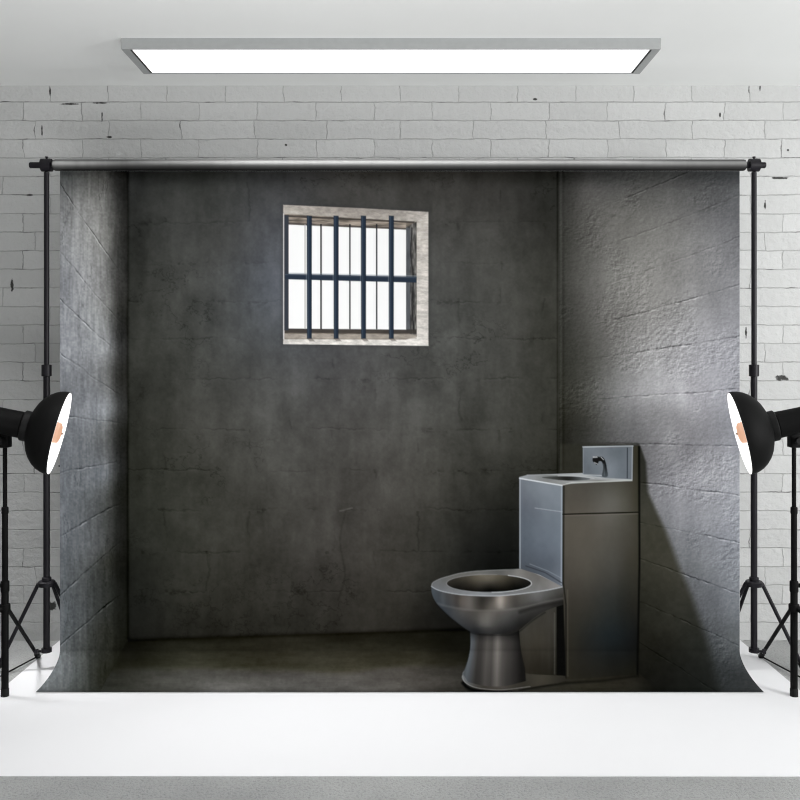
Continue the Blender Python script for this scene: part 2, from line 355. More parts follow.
# right side wall of the cell
mR = np.clip((X-559)/1.6+.5, 0, 1)
rw = field(X, Y, [
    (565, 180, 48, 48, 46), (568, 240, 60, 60, 56), (568, 320, 56, 56, 52), (566, 400, 48, 48, 42), (568, 440, 40, 40, 35), (585, 190, 70, 69, 67), (590, 240, 86, 85, 82), (590, 300, 88, 87, 84), (590, 360, 76, 76, 72), (590, 420, 64, 64, 60), (610, 180, 66, 66, 65),
    (620, 210, 98, 97, 94), (620, 270, 112, 111, 108), (612, 340, 104, 103, 101), (612, 400, 104, 104, 104), (620, 435, 100, 100, 101), (660, 180, 76, 76, 75), (670, 230, 112, 111, 109), (660, 300, 124, 123, 121), (650, 370, 132, 132, 133), (650, 430, 124, 124, 126), (720, 180, 72, 73, 74), (720, 230, 98, 98, 100), (715, 290, 116, 116, 118),
    (710, 350, 130, 130, 134), (700, 400, 128, 128, 132), (730, 430, 112, 113, 118), (670, 470, 122, 122, 126), (720, 480, 116, 117, 121), (690, 520, 104, 105, 109), (730, 540, 104, 106, 111), (735, 600, 92, 95, 99), (715, 600, 84, 86, 90), (735, 650, 72, 75, 77), (755, 685, 66, 68, 69), (730, 680, 56, 59, 60), (700, 570, 88, 90, 93)], 14, mR)
rg = field(X, Y, [(570, 200, 1.0), (570, 350, 1.0), (580, 430, 1.0), (620, 200, 1.05), (620, 300, 1.1), (630, 400, 1.2), (690, 190, 1.12), (690, 240, 1.15), (690, 300, 1.19), (690, 360, 1.23), (690, 430, 1.28), (660, 470, 1.22), (720, 480, 1.3), (720, 540, 1.33), (730, 600, 1.28), (740, 660, 1.2), (700, 560, 1.3)], 25)
rw = rw*rg
emb = 1.15*(fbm(X+.8, Y+.8, 3.6, 3, 95, 3, .7)-fbm(X, Y, 3.6, 3, 95, 3, .7))*(10+22*sstep(-.1, .4, fbm(X, Y, 40, 40, 96, 3)))
rw = rw+(fbm(X, Y, 40, 40, 90, 4)*10+fbm(X, Y, 12, 50, 92, 4)*7+emb+grain*9)[..., None]*(.25+rw.mean(-1)/130)[..., None]
# the cast shadow beside the cabinet is part of the printed picture
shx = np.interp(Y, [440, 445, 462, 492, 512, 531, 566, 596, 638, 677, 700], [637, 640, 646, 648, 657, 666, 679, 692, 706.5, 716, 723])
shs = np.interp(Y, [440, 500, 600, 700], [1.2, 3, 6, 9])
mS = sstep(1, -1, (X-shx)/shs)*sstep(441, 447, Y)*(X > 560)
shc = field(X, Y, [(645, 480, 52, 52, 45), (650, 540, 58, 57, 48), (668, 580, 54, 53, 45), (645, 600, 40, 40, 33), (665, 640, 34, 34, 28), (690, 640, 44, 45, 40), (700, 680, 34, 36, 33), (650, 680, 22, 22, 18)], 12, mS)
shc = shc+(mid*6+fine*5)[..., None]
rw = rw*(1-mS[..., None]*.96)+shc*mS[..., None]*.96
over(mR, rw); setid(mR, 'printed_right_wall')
for y0, sl in ((150, -.45), (194, -.42), (236, -.39), (284, -.31), (336, -.165), (388.5, -.08), (445.4, .02), (495, .14), (542, .21), (594, .375), (646, .48), (708, .7)):
    yy = Y-(y0+(X-740)*sl*(1+(X-740)*.0007))+fbm(X, Y, 26, 26, 700, 2)*1.0+fbm(X, Y, 4, 4, 710, 2)*.7
    v = (.55+.45*sstep(-.4, .3, fbm(X, Y, 24, 24, 720+int(y0), 2)))*sstep(585, 640, X)*mR*(1 if y0 > 240 else .45)*(1-.6*mS)*(.4+.6*sstep(-.3, .3, fbm(X, Y, 6, 5, 740, 2)))
    add(np.exp(-(yy/.7)**2)*v, -58); add(np.exp(-((yy-1.3)/.65)**2)*v*sstep(-.35, .15, fbm(X, Y, 7, 5, 750, 2)), 48)
add(np.exp(-(((X-617)+(Y-212)*.9)/2.2)**2-((Y-212)/9)**2)*sstep(-.2, .4, vnoise(X, Y, 3, 3, 9)*2), -20)
add(np.exp(-((X-557.5)/1.0)**2), -16); add(np.exp(-((X-561)/.9)**2)*(Y < 470), 10); add(np.exp(-((X-563.5)/1.2)**2)*(Y < 470), -8)
add(sstep(192, 171, Y)*mR, -22)
add(sstep(181, 171, Y)*mL, -14)

# floor of the cell
fl_y = 640-(X-128)*.032
mF = np.where((X > edge_l-.5) & (X < 640+(Y-674)*1.1), np.clip((Y-fl_y)/1.8+.5, 0, 1), 0)
flc = field(X, Y, [
    (130, 645, 22, 22, 19), (125, 670, 34, 34, 29), (110, 690, 40, 41, 36), (160, 655, 40, 40, 35), (160, 685, 62, 62, 57), (220, 645, 42, 41, 36), (220, 665, 64, 63, 58), (215, 688, 92, 91, 87), (270, 655, 52, 50, 45), (280, 675, 82, 80, 76), (280, 690, 88, 87, 83), (340, 645, 44, 42, 37), (350, 668, 74, 71, 66), (350, 690, 84, 82, 78),
    (400, 640, 36, 35, 30), (410, 665, 66, 63, 57), (410, 688, 80, 77, 72), (455, 645, 26, 26, 22), (450, 670, 48, 46, 41), (455, 690, 60, 58, 53), (540, 690, 52, 50, 43), (590, 688, 50, 48, 39), (630, 684, 40, 38, 31), (655, 690, 22, 22, 18)], 9, mF)
fe = sstep(667, 676, Y+fbm(X, Y, 60, 40, 131, 2)*5+np.clip(X-330, 0, 99)*.05)
flc = flc*(.84+.19*fe)[..., None]; flc = flc*(fe[..., None]*np.array((.99, .99, 1.0))+(1-fe[..., None])*np.array((1.0, 1.0, .86)))
flc = flc+(fbm(X, Y, 50, 10, 130, 5, .65)*18+fine*6+grain*3)[..., None]*(.3+flc.mean(-1)/80)[..., None]
over(mF, flc); setid(mF, 'printed_floor')
add(np.exp(-((Y-fl_y)/2.2)**2)*(X > 128)*(X < 520), -14)

# barred window, drawn in its own units (4.706 to one sheet unit)
def wp(*q): return [(270+a/4.706, 190+b/4.706) for a, b in q]
plast = 1+fbm(X, Y, 7, 2.2, 151, 4, .7)*.20+fine*.10
def shade(c, m=plast): return np.asarray(c, np.float32)[None, None, :]*m[..., None]
m = poly(wp((62, 70), (400, 84), (745, 103), (745, 733), (62, 725)), .9)
over(np.clip(poly(wp((52, 60), (755, 93), (755, 743), (52, 735)), 4)-m, 0, 1)*.35, (52, 53, 54))
fr = field(X, Y, [(290, 208, 178, 172, 164), (340, 211, 160, 153, 146), (400, 216, 168, 162, 155), (424, 230, 196, 190, 183), (424, 280, 206, 201, 195), (424, 335, 222, 218, 213), (350, 342, 226, 222, 216), (290, 342, 214, 210, 205)], 6)
over(m, fr*plast[..., None]); setid(m, 'printed_window')
over(poly(wp((66, 700), (400, 703), (745, 712), (745, 733), (62, 725)), 1)*.7, shade((232, 228, 222)))
over(poly(wp((690, 150), (745, 103), (745, 733), (690, 690)), 1)*.45, shade((212, 206, 199)))
over(poly(wp((68, 112), (690, 150), (690, 690), (640, 704), (68, 702)), 1), shade((128, 119, 109), 1+fbm(X, Y, 9, 2, 161, 3)*.4))   # reveal
over(poly(wp((70, 118), (640, 150), (640, 188), (85, 165), (70, 160)), 1), shade((140, 130, 120), 1+fbm(X, Y, 12, 1.6, 171, 3)*.55))
over(poly(wp((70, 118), (680, 148), (680, 156), (70, 127)), .8)*.7, (50, 46, 44))
over(poly(wp((70, 152), (640, 178), (640, 188), (70, 168)), 1)*.6, (66, 62, 60))
over(poly(wp((640, 175), (690, 150), (690, 690), (640, 668)), 1), shade((92, 90, 88), 1+fbm(X, Y, 1.6, 8, 181, 3)*.75))
over(poly(wp((640, 178), (660, 178), (660, 668), (640, 668)), 1)*.8, (88, 92, 98))
over(line(wp((668, 180), (662, 300), (676, 420), (668, 540), (676, 660)), 1.4, 1)*.8, (38, 37, 38))
over(poly(wp((70, 650), (690, 656), (690, 676), (70, 672)), 1)*.85, (62, 58, 55))
over(poly(wp((70, 676), (690, 680), (690, 700), (70, 700)), 1)*.75, shade((178, 170, 160)))
over(poly(wp((66, 118), (88, 118), (88, 660), (66, 660)), 1), (58, 62, 70)); over(line(wp((64, 112), (64, 700)), .9, .7)*.8, (226, 226, 228))
m = poly(wp((88, 163), (640, 187), (640, 657), (88, 652)), .8); over(m, (255, 255, 255)); setid(m, 'pane')
for bx, wd, c in ((165, .9, (172, 168, 164)), (240, 1.6, (42, 42, 44)), (376, 1.3, (34, 36, 40)), (502, 1.3, (34, 36, 40))):
    m = line(wp((bx, 163), (bx, 652)), wd, .7); over(m, c); setid(line(wp((bx, 166), (bx, 652)), max(1.7, wd), .1), 'mullion')
m = poly(wp((72, 394), (690, 408), (690, 436), (72, 420)), .8); over(m, (44, 54, 68)); setid(m, 'crossbar')
over(line(wp((88, 391), (690, 405)), .8, .8)*.6, (150, 160, 172)); over(line(wp((72, 398), (690, 412)), .8, .8)*.6, (96, 108, 122))
for bx in (185, 311, 440, 571):
    m = poly(wp((bx-12, 120), (bx+12, 122), (bx+11, 700), (bx-11, 700)), .8); over(m, (42, 52, 66)); setid(m, 'window_bar_%d' % bx)
    over(line(wp((bx-5, 125), (bx-5, 695)), 1.0, 1)*.45, (84, 98, 114)); over(line(wp((bx+9, 125), (bx+9, 695)), .9, .9)*.5, (20, 26, 36))
    over(line(wp((bx-14, 190), (bx-14, 640)), .7, .7)*.35, (190, 196, 204))
    over(poly(wp((bx-12, 698), (bx+14, 698), (bx+26, 712), (bx+2, 712)), 1)*.5, (90, 84, 80))

# steel toilet and basin unit
metal = fbm(X, Y, 9, 14, 231, 4)
def paintp(P, pts, eps, name, soft=.8, amp=5, nz=None):
    m = poly(P, soft); c = field(X, Y, pts, eps, m)+((metal if nz is None else nz)*amp+fine*1.5)[..., None]
    over(m, c); 
    if name: setid(m, name)
    return m
over(np.clip(blob(510, 560, 40, 70), 0, 1)*.35*(X < 522), (12, 13, 12))
# panel behind the pedestal
paintp([(515, 606), (566, 600), (566, 682), (520, 682)], [(524, 630, 62, 60, 54), (540, 640, 66, 63, 55), (552, 640, 56, 54, 48), (530, 668, 46, 43, 36), (552, 670, 40, 38, 32)], 8, 'toilet_cabinet', amp=6, nz=fbm(X, Y, 5, 30, 260, 3))
over(line([(554.5, 613), (554.5, 674)], 1.0, .9)*.6, (96, 95, 90))
over(poly([(556.5, 606), (567, 600), (567, 679), (556.5, 676)], 1.2), (12, 12, 11))
# floor flange
fb = smooth_pts([(462, 676), (463.5, 681), (470, 686), (482, 689.6), (504, 690.4), (520, 689), (540, 685.5), (566, 681), (566, 676), (530, 674), (500, 668), (468, 669)], 5)
over(line(smooth_pts([(463, 683), (470, 689), (486, 692), (510, 692)], 5, False), 3.4, 2.2), (8, 8, 8))
over(line([(520, 690), (566, 683), (600, 681), (638, 676)], 2.2, 2.5)*.7, (14, 14, 11))
paintp(fb, [(465, 679, 110, 112, 114), (480, 686, 66, 63, 58), (500, 687, 82, 78, 72), (520, 684, 56, 53, 47), (545, 680, 70, 67, 58), (562, 679, 50, 48, 42)], 6, 'toilet_base')
over(line(smooth_pts([(462.5, 676), (465, 682), (474, 687), (488, 689.3), (505, 689.6), (530, 686.5)], 5, False), .9, .8)*.6, (158, 158, 156))
# pedestal
ped = smooth_pts([(470, 630), (470.5, 645), (468, 660), (463, 674)], 4, False)+smooth_pts([(468, 682), (485, 686), (505, 686), (526, 681)], 4, False)+smooth_pts([(525, 668), (521, 650), (519, 630)], 4, False)
m = poly(ped, .9)
t = (X-(495-(Y-632)*.03))/(24.5+(Y-632)*.09)
stripe = np.interp(t, [-1.05, -.95, -.8, -.62, -.5, -.3, -.1, .02, .12, .3, .5, .75, 1.0], [92, 104, 86, 58, 62, 88, 78, 104, 120, 84, 66, 50, 26])
sc3 = np.stack([stripe*1.02, stripe*.985, stripe*.95], -1); bl = sstep(-.6, -.9, t)[..., None]; sc3 = sc3*(1-bl)+np.stack([stripe*.97, stripe*1.02, stripe*1.07], -1)*bl
sc3 = sc3*(1-.45*sstep(644, 631, Y)[..., None])*(1-.12*sstep(655, 685, Y)[..., None])+(streak*4)[..., None]
over(m, sc3); setid(m, 'toilet_pedestal')
# bowl
bowl = smooth_pts([(431.4, 586), (431.8, 593), (434.5, 600), (440, 607.5), (451, 618), (462, 626.5), (470, 631.5), (480, 633.5), (500, 634), (514, 632.5), (520, 629.5), (532, 619.5), (543, 612), (554, 607.5)], 5, False)+[(566, 604), (566, 586)]
paintp(bowl, [
    (433, 590, 74, 80, 86), (436, 600, 66, 72, 78), (445, 596, 66, 68, 70), (448, 608, 62, 66, 70), (458, 594, 84, 80, 76), (462, 602, 96, 90, 85), (468, 597, 86, 82, 78), (462, 616, 72, 72, 72), (480, 600, 70, 68, 64), (478, 612, 78, 75, 71), (484, 622, 90, 88, 84),
    (492, 597, 78, 74, 70), (498, 600, 130, 122, 114), (503, 600, 124, 116, 108), (509, 600, 100, 95, 90), (500, 611, 96, 92, 88), (512, 612, 80, 79, 77), (505, 622, 66, 66, 65), (520, 598, 86, 84, 80), (535, 596, 88, 88, 87), (530, 608, 62, 61, 59), (550, 594, 80, 80, 78), (550, 602, 58, 57, 55), (562, 592, 66, 65, 62), (562, 602, 40, 39, 37), (478, 630, 44, 45, 46), (505, 630, 40, 40, 40), (520, 622, 40, 40, 39)], 4.5, 'toilet_bowl', amp=5)
for bx_, w_, a_, y0_, y1_ in ((500.5, 4.2, 34, 597, 607), (470, 5, 18, 598, 608), (457, 3.5, -16, 594, 606), (482, 5, -16, 596, 608), (486, 9, 14, 614, 625), (515, 5, -14, 597, 606), (538, 9, 12, 592, 600), (443, 3, 12, 594, 604)):
    add(poly(bowl, 1)*np.exp(-((X-bx_)/w_)**2)*sstep(y0_-4, y0_, Y)*sstep(y1_+4, y1_, Y), a_)
over(line(smooth_pts([(438, 603.5), (446, 606), (470, 610), (495, 610.5), (520, 608), (545, 602), (565, 598)], 5, False), 1.4, 2.5)*.28, (150, 148, 144))
over(line(smooth_pts([(520, 612), (535, 607.5), (555, 603.5), (566, 602)], 5, False), 3, 3)*.5, (24, 24, 22))
over(line(smooth_pts([(436, 604), (451, 618), (468, 631), (480, 634.5), (500, 635), (516, 633.5), (532, 621), (545, 612.5)], 5, False), 1.4, 1.6)*.5, (18, 18, 18))
# top of the rim
rim = smooth_pts([(431.4, 586), (433, 582.5), (440, 578.8), (450, 575.8), (460, 573.2), (475, 571.2), (492, 570.2), (508, 569.8), (518, 569.2), (524, 568.4)], 5, False)+smooth_pts([(543, 577), (562, 586.6)], 3, False)+smooth_pts([(548, 590), (532, 592.3), (510, 595), (490, 596), (465, 594.8), (450, 592.8), (438, 589.8)], 5, False)
m = paintp(rim, [(436, 585, 112, 114, 116), (450, 579, 104, 104, 102), (470, 573, 104, 103, 100), (500, 572, 96, 96, 94), (520, 572, 122, 120, 117), (538, 578, 108, 106, 103), (548, 584, 128, 126, 124), (535, 590, 116, 116, 115), (510, 593, 118, 120, 122), (480, 594, 138, 142, 146), (450, 590, 118, 120, 123)], 5, 'toilet_rim', amp=9)
over(line(smooth_pts([(431.6, 586.5), (438, 590), (450, 593), (465, 595), (490, 596), (510, 595), (532, 592.3), (548, 590), (562, 587)], 5, False), 1.1, .9)*.75, (190, 195, 200))
over(line(smooth_pts([(431.6, 586), (433, 582.5), (440, 578.8), (450, 575.8), (460, 573.2), (475, 571.2), (492, 570.2), (518, 569.2), (524, 568.4)], 5, False), .9, .8)*.55, (166, 168, 168))
over(line([(524, 568.2), (543, 576.5), (562, 586)], 1.0, .8)*.8, (206, 208, 208))
hole = [(489+42*math.cos(a), 583.4+8.6*math.sin(a)+.9*math.cos(a)*0) for a in np.linspace(0, 2*math.pi, 60, endpoint=False)]
m = paintp(hole, [(450, 584, 40, 38, 34), (460, 579, 56, 53, 46), (475, 582, 70, 66, 57), (488, 579, 98, 93, 82), (500, 580, 74, 70, 60), (515, 580, 42, 40, 34), (526, 583, 26, 26, 24), (515, 587, 16, 16, 14), (490, 589, 14, 14, 12), (470, 588, 30, 28, 24), (455, 587, 26, 25, 22)], 4, 'bowl_opening', amp=4)
over(line([(489+42.6*math.cos(a), 583.4+9*math.sin(a)) for a in np.linspace(-1.1, 1.5, 30)], .9, .8)*.8, (200, 203, 205))
over(line([(489+42.6*math.cos(a), 583.4+9*math.sin(a)) for a in np.linspace(1.5, 4.9, 40)], .8, .8)*.35, (160, 160, 158))
# cabinet: bluish side
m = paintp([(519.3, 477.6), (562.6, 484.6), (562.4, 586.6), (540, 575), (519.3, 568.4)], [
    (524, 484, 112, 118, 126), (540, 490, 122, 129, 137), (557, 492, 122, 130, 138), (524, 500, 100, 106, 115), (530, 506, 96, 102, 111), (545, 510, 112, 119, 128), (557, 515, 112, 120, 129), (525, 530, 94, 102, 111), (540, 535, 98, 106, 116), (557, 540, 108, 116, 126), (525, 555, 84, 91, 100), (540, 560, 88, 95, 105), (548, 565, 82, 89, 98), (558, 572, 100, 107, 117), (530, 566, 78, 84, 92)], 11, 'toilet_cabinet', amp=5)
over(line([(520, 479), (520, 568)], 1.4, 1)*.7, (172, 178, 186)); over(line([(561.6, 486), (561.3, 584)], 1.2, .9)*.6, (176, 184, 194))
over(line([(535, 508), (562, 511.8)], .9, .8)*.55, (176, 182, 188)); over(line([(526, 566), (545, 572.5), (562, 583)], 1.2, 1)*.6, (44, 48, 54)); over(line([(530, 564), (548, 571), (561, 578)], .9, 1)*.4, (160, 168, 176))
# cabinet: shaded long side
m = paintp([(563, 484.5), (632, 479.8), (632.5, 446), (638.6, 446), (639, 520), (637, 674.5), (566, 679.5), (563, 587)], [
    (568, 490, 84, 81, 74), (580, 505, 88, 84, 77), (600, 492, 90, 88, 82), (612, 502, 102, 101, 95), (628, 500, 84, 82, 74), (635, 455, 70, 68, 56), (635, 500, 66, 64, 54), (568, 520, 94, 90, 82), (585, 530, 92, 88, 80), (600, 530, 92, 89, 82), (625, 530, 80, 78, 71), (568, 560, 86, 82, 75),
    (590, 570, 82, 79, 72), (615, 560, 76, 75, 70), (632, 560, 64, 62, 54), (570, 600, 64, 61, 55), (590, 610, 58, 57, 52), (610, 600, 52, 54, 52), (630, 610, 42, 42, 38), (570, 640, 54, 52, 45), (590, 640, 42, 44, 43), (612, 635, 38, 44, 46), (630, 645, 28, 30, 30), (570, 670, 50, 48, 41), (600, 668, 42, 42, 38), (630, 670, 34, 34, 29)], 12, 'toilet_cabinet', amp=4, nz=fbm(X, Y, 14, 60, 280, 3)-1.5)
over(line([(563, 514.3), (638, 512.2)], 1.2, .8), (22, 20, 16)); over(line([(563, 515.8), (638, 513.8)], .9, .9)*.4, (118, 114, 104))
over(line([(564, 486), (563.4, 583), (566, 605), (566, 678)], 1.4, 1)*.75, (24, 23, 20)); over(line([(567.5, 590), (567.8, 676)], 1.2, 1.2)*.4, (100, 96, 84))
over(line([(639, 447), (639.5, 560), (637.5, 674)], 2.0, 1.4)*.9, (8, 8, 7))
# top deck and basin
m = paintp([(519.3, 477), (527, 475), (583, 473), (632.3, 479), (632, 480.6), (564.5, 484.2), (562, 485.2), (519.3, 478.4)], [(525, 477, 150, 154, 158), (545, 475.5, 128, 130, 130), (570, 482, 150, 152, 152), (600, 478, 176, 180, 182), (625, 480, 196, 200, 202), (600, 482, 120, 120, 116)], 4, 'toilet_worktop', amp=6)
m = poly(smooth_pts([(542, 477.3), (556, 476.2), (575, 476.6), (590, 478.6), (584, 480.2), (568, 480.6), (552, 479.2)], 5), .9); over(m, field(X, Y, [(550, 478, 70, 72, 70), (568, 478.5, 34, 34, 31), (584, 479.2, 92, 96, 98)], 3)); setid(m, 'sink_basin')
over(line([(519.6, 478.4), (562, 485.4)], 1.2, .8)*.9, (226, 230, 234)); over(line([(562, 485.2), (572, 482.6), (632, 480.6)], 1.0, .8)*.8, (206, 208, 206)); over(line([(527, 475), (583, 473.6)], .7, .7)*.6, (190, 194, 198))
over(line(smooth_pts([(558, 475.8), (578, 476), (594, 478.4)], 5, False), .8, .7)*.6, (200, 204, 206))
# upstand
m = paintp([(582.8, 446.4), (633, 445.4), (632.3, 479.4), (606, 478), (582.8, 474.6)], [(586, 452, 112, 119, 126), (600, 455, 124, 131, 138), (620, 455, 118, 126, 134), (588, 468, 106, 113, 120), (612, 468, 132, 140, 148), (624, 472, 118, 126, 134), (630, 460, 134, 142, 150)], 6, 'upstand', amp=8)
over(line([(583, 447), (633, 446)], 1.2, .8)*.85, (206, 212, 216)); over(line([(583.4, 447), (583.4, 474)], .8, .7)*.5, (160, 168, 174)); over(line([(627.4, 448), (627.2, 478)], 1.0, .7)*.85, (44, 48, 54)); over(line([(632.4, 446.5), (632, 479.4)], .9, .7)*.8, (202, 208, 214))
over(line([(583, 474.8), (602, 475.6)], 1, .9)*.7, (204, 208, 210))
# tap
tap = smooth_pts([(602, 476.4), (603, 470), (602.8, 464), (600.5, 460.5), (598, 459.6), (600, 456.6), (603, 457.4), (605.6, 462), (607, 469), (607.6, 476.4)], 4)
m = poly(tap, .8); over(m, field(X, Y, [(604, 474, 70, 76, 80), (605, 466, 34, 36, 38), (601, 458, 28, 28, 28)], 3)); setid(m, 'tap')
m = np.maximum(poly(smooth_pts([(592.6, 459), (594, 456.8), (598, 456.4), (600, 459.4), (598.6, 462), (597, 465), (594.5, 463), (593, 461.6)], 4), .8), line([(597, 460), (602, 460)], 2.4, .8), poly([(596+3.9*math.cos(a), 459.6+3.6*math.sin(a)) for a in np.linspace(0, 6.28, 20)[:-1]], .8)); over(m, (24, 24, 24)); setid(m, 'tap')
over(line([(593.5, 457.2), (597, 457)], 1.3, .8)*.9, (214, 216, 218)); over(line([(594.4, 462.6), (597.4, 464)], 1.1, .8)*.8, (190, 192, 194)); over(line([(601, 457), (603.4, 459.6)], .9, .7)*.8, (220, 222, 224)); over(line([(603.6, 464), (604.4, 475)], .8, .8)*.5, (120, 128, 132))

img[...] = np.clip(img, 5, 255)
s = img/255.0
PRINT = np.where(s <= .04045, s/12.92, ((s+.055)/1.055)**2.4)
LIGHT_FIT = [0.151, -0.241, 0.033, -0.027, -0.010, -0.035, -0.027, 0.254, 0.201, -0.078, 0.105, -0.112, 0.140, -0.142, -0.098]
ROW_FIX = [-0.022, -0.023, -0.011, 0.176, 0.319, 0.361, 0.377, 0.380, 0.380, 0.382, 0.382, 0.385, 0.393, 0.889]
LIGHT_FIT = [0.151, -0.241, 0.033, -0.027, -0.010, -0.035, -0.027, 0.254, 0.201, -0.078, 0.105, -0.112, 0.140, -0.142, -0.098]
if LIGHT_FIT is not None:
    a = (U-400)/340; b = (V-431)/261; il = np.zeros_like(a); k = 0
    for i in range(5):
        for j in range(5-i):
            il = il+LIGHT_FIT[k]*a**i*b**j; k += 1
    if ROW_FIX is not None: il = il+np.interp(Y, [640+4*k for k in range(14)], ROW_FIX)*sstep(636, 642, Y)
    PRINT = PRINT/np.clip(np.exp(il), .3, 3)[..., None]  # ink divided by the fitted illumination, cancelling the lamps' uneven light
PRINT = np.clip(PRINT, 0, .97)

m, nt, b = newmat('printed_backdrop_fabric', (.2, .2, .2), .95, spec=0.0)
ca = nt.nodes.new('ShaderNodeVertexColor'); ca.layer_name = 'ink'
wv = nt.nodes.new('ShaderNodeTexNoise'); wv.inputs['Scale'].default_value = 900; tc = nt.nodes.new('ShaderNodeTexCoord'); nt.links.new(tc.outputs['Object'], wv.inputs['Vector'])
bp = nt.nodes.new('ShaderNodeBump'); bp.inputs['Strength'].default_value = .05; bp.inputs['Distance'].default_value = .0003
nt.links.new(wv.outputs[0], bp.inputs['Height']); nt.links.new(bp.outputs[0], b.inputs['Normal']); nt.links.new(ca.outputs[0], b.inputs['Base Color'])
M_print = m

backdrop = empty('photo_backdrop', (0, 4.0, 0))
tag(backdrop, 'printed fabric photo backdrop of a grey jail cell hanging from the crossbar', 'backdrop')
PX = (U-400)*4.0/F; VERT = np.stack([PX, Dv, Zv], -1).reshape(-1, 3); COLR = PRINT.reshape(-1, 3)
fid = ID[:-1, :-1]
# cloth mesh of one printed region; the regions tile the one sheet edge to edge
def region_mesh(name, idn, parent, label=None):
    jj, ii = np.nonzero(fid == IDS[idn])
    q = np.stack([jj*W_+ii, (jj+1)*W_+ii, (jj+1)*W_+ii+1, jj*W_+ii+1], -1)
    uq, inv = np.unique(q, return_inverse=True); q = inv.reshape(-1, 4)
    me = bpy.data.meshes.new(name)
    me.vertices.add(len(uq)); me.vertices.foreach_set('co', VERT[uq].astype(np.float32).ravel())
    me.loops.add(len(q)*4); me.loops.foreach_set('vertex_index', q.astype(np.int32).ravel())
    me.polygons.add(len(q)); me.polygons.foreach_set('loop_start', np.arange(0, len(q)*4, 4, dtype=np.int32)); me.polygons.foreach_set('loop_total', np.full(len(q), 4, np.int32))
    me.update(calc_edges=True)
    at = me.color_attributes.new('ink', 'FLOAT_COLOR', 'POINT')
    at.data.foreach_set('color', np.concatenate([COLR[uq], np.ones((len(uq), 1))], 1).astype(np.float32).ravel())
    me.materials.append(M_print); me.shade_smooth()
    o = bpy.data.objects.new(name, me); COL.objects.link(o); o.parent = parent
    root = parent
    off = Vector((0, 0, 0))
    while root: off += root.location; root = root.parent
    o.location = -off
    if label: o['label'] = label
    return o
region_mesh('printed_back_wall', 'printed_back_wall', backdrop, 'dark grey concrete block wall printed across the middle')
region_mesh('printed_ceiling', 'printed_ceiling', backdrop)
region_mesh('printed_left_wall', 'printed_left_wall', backdrop, 'lighter streaked cell wall printed along the left edge')
region_mesh('printed_right_wall', 'printed_right_wall', backdrop, 'lighter block wall with diagonal joints printed along the right edge')
region_mesh('printed_floor', 'printed_floor', backdrop, 'dark concrete floor printed along the bottom')
wn = region_mesh('printed_window', 'printed_window', backdrop, 'cream plastered window surround')
region_mesh('pane', 'pane', wn, 'white daylight panes'); region_mesh('mullion', 'mullion', wn, 'thin dark mullions'); region_mesh('horizontal_bar', 'crossbar', wn, 'dark horizontal bar')
for bx in (185, 311, 440, 571): region_mesh('window_bar', 'window_bar_%d' % bx, wn, 'dark vertical bar')
tl = region_mesh('printed_toilet', 'toilet_cabinet', backdrop, 'steel cabinet of the toilet and basin unit')
for n_, l_ in (('toilet_bowl', 'brushed steel bowl'), ('toilet_rim', 'pale steel rim'), ('bowl_opening', 'dark oval opening'), ('toilet_pedestal', 'flared steel pedestal'), ('toilet_base', 'steel floor flange'), ('toilet_worktop', 'bright steel top'), ('sink_basin', 'dark recessed basin'), ('upstand', 'steel splashback'), ('tap', 'small curved tap')):
    region_mesh(n_, n_, tl, l_)
# unprinted back of the cloth
bm = bmesh.new(); vv = list(np.linspace(171, 650, 12))+list(np.linspace(655, 692.4, 10)); rows = []
for v in vv:
    D, z = sheet_profile(np.array(v)); rows.append([bm.verts.new((x, float(D)+.0015, float(z)-(.0015 if v > 650 else 0))) for x in np.linspace(-1.4994, 1.4994, 9)])
for A, B in zip(rows[:-1], rows[1:]):
    for k in range(8): bm.faces.new((A[k], A[k+1], B[k+1], B[k]))
link('fabric_backing', bm, M_backing, backdrop)

# sleeve of cloth rolled round the crossbar
RZ = px2w(0, 165.2, 4.03).z; RR = 5.6*4.03/F
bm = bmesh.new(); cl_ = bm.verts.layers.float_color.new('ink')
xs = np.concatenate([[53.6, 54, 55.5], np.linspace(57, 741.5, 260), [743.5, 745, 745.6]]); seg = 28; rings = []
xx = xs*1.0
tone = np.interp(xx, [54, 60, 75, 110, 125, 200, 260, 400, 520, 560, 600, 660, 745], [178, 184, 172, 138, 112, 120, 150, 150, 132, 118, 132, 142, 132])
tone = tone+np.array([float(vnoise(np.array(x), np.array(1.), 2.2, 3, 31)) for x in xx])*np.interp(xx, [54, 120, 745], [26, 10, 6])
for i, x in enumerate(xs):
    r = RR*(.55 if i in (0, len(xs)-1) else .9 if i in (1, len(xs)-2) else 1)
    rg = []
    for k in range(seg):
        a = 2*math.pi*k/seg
        v = bm.verts.new(((x-400)*4.03/F, 4.03+r*math.cos(a), RZ+r*math.sin(a))); L_ = lin(float(tone[i])*(.34+.66*math.exp(-((a-math.pi+.25)/.62)**2))); v[cl_] = (L_, L_, L_*.985, 1); rg.append(v)  # round shading put into the ink: darker towards top and bottom of the tube
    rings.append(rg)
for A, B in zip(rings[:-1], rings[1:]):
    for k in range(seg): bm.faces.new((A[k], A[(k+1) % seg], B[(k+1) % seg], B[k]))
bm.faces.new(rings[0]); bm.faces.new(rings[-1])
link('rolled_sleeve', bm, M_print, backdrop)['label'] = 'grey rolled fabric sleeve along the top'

# ------------------------------------------------------------------ white floor sheet
bm = bmesh.new(); box(bm, -1.66, 1.66, CAM_Z*F/(777-356), 4.425, 0.0, .003)
tag(link('floor_sheet', bm, M_sheet, smooth=False), 'smooth white sheet spread on the concrete floor under the backdrop', 'sheet')

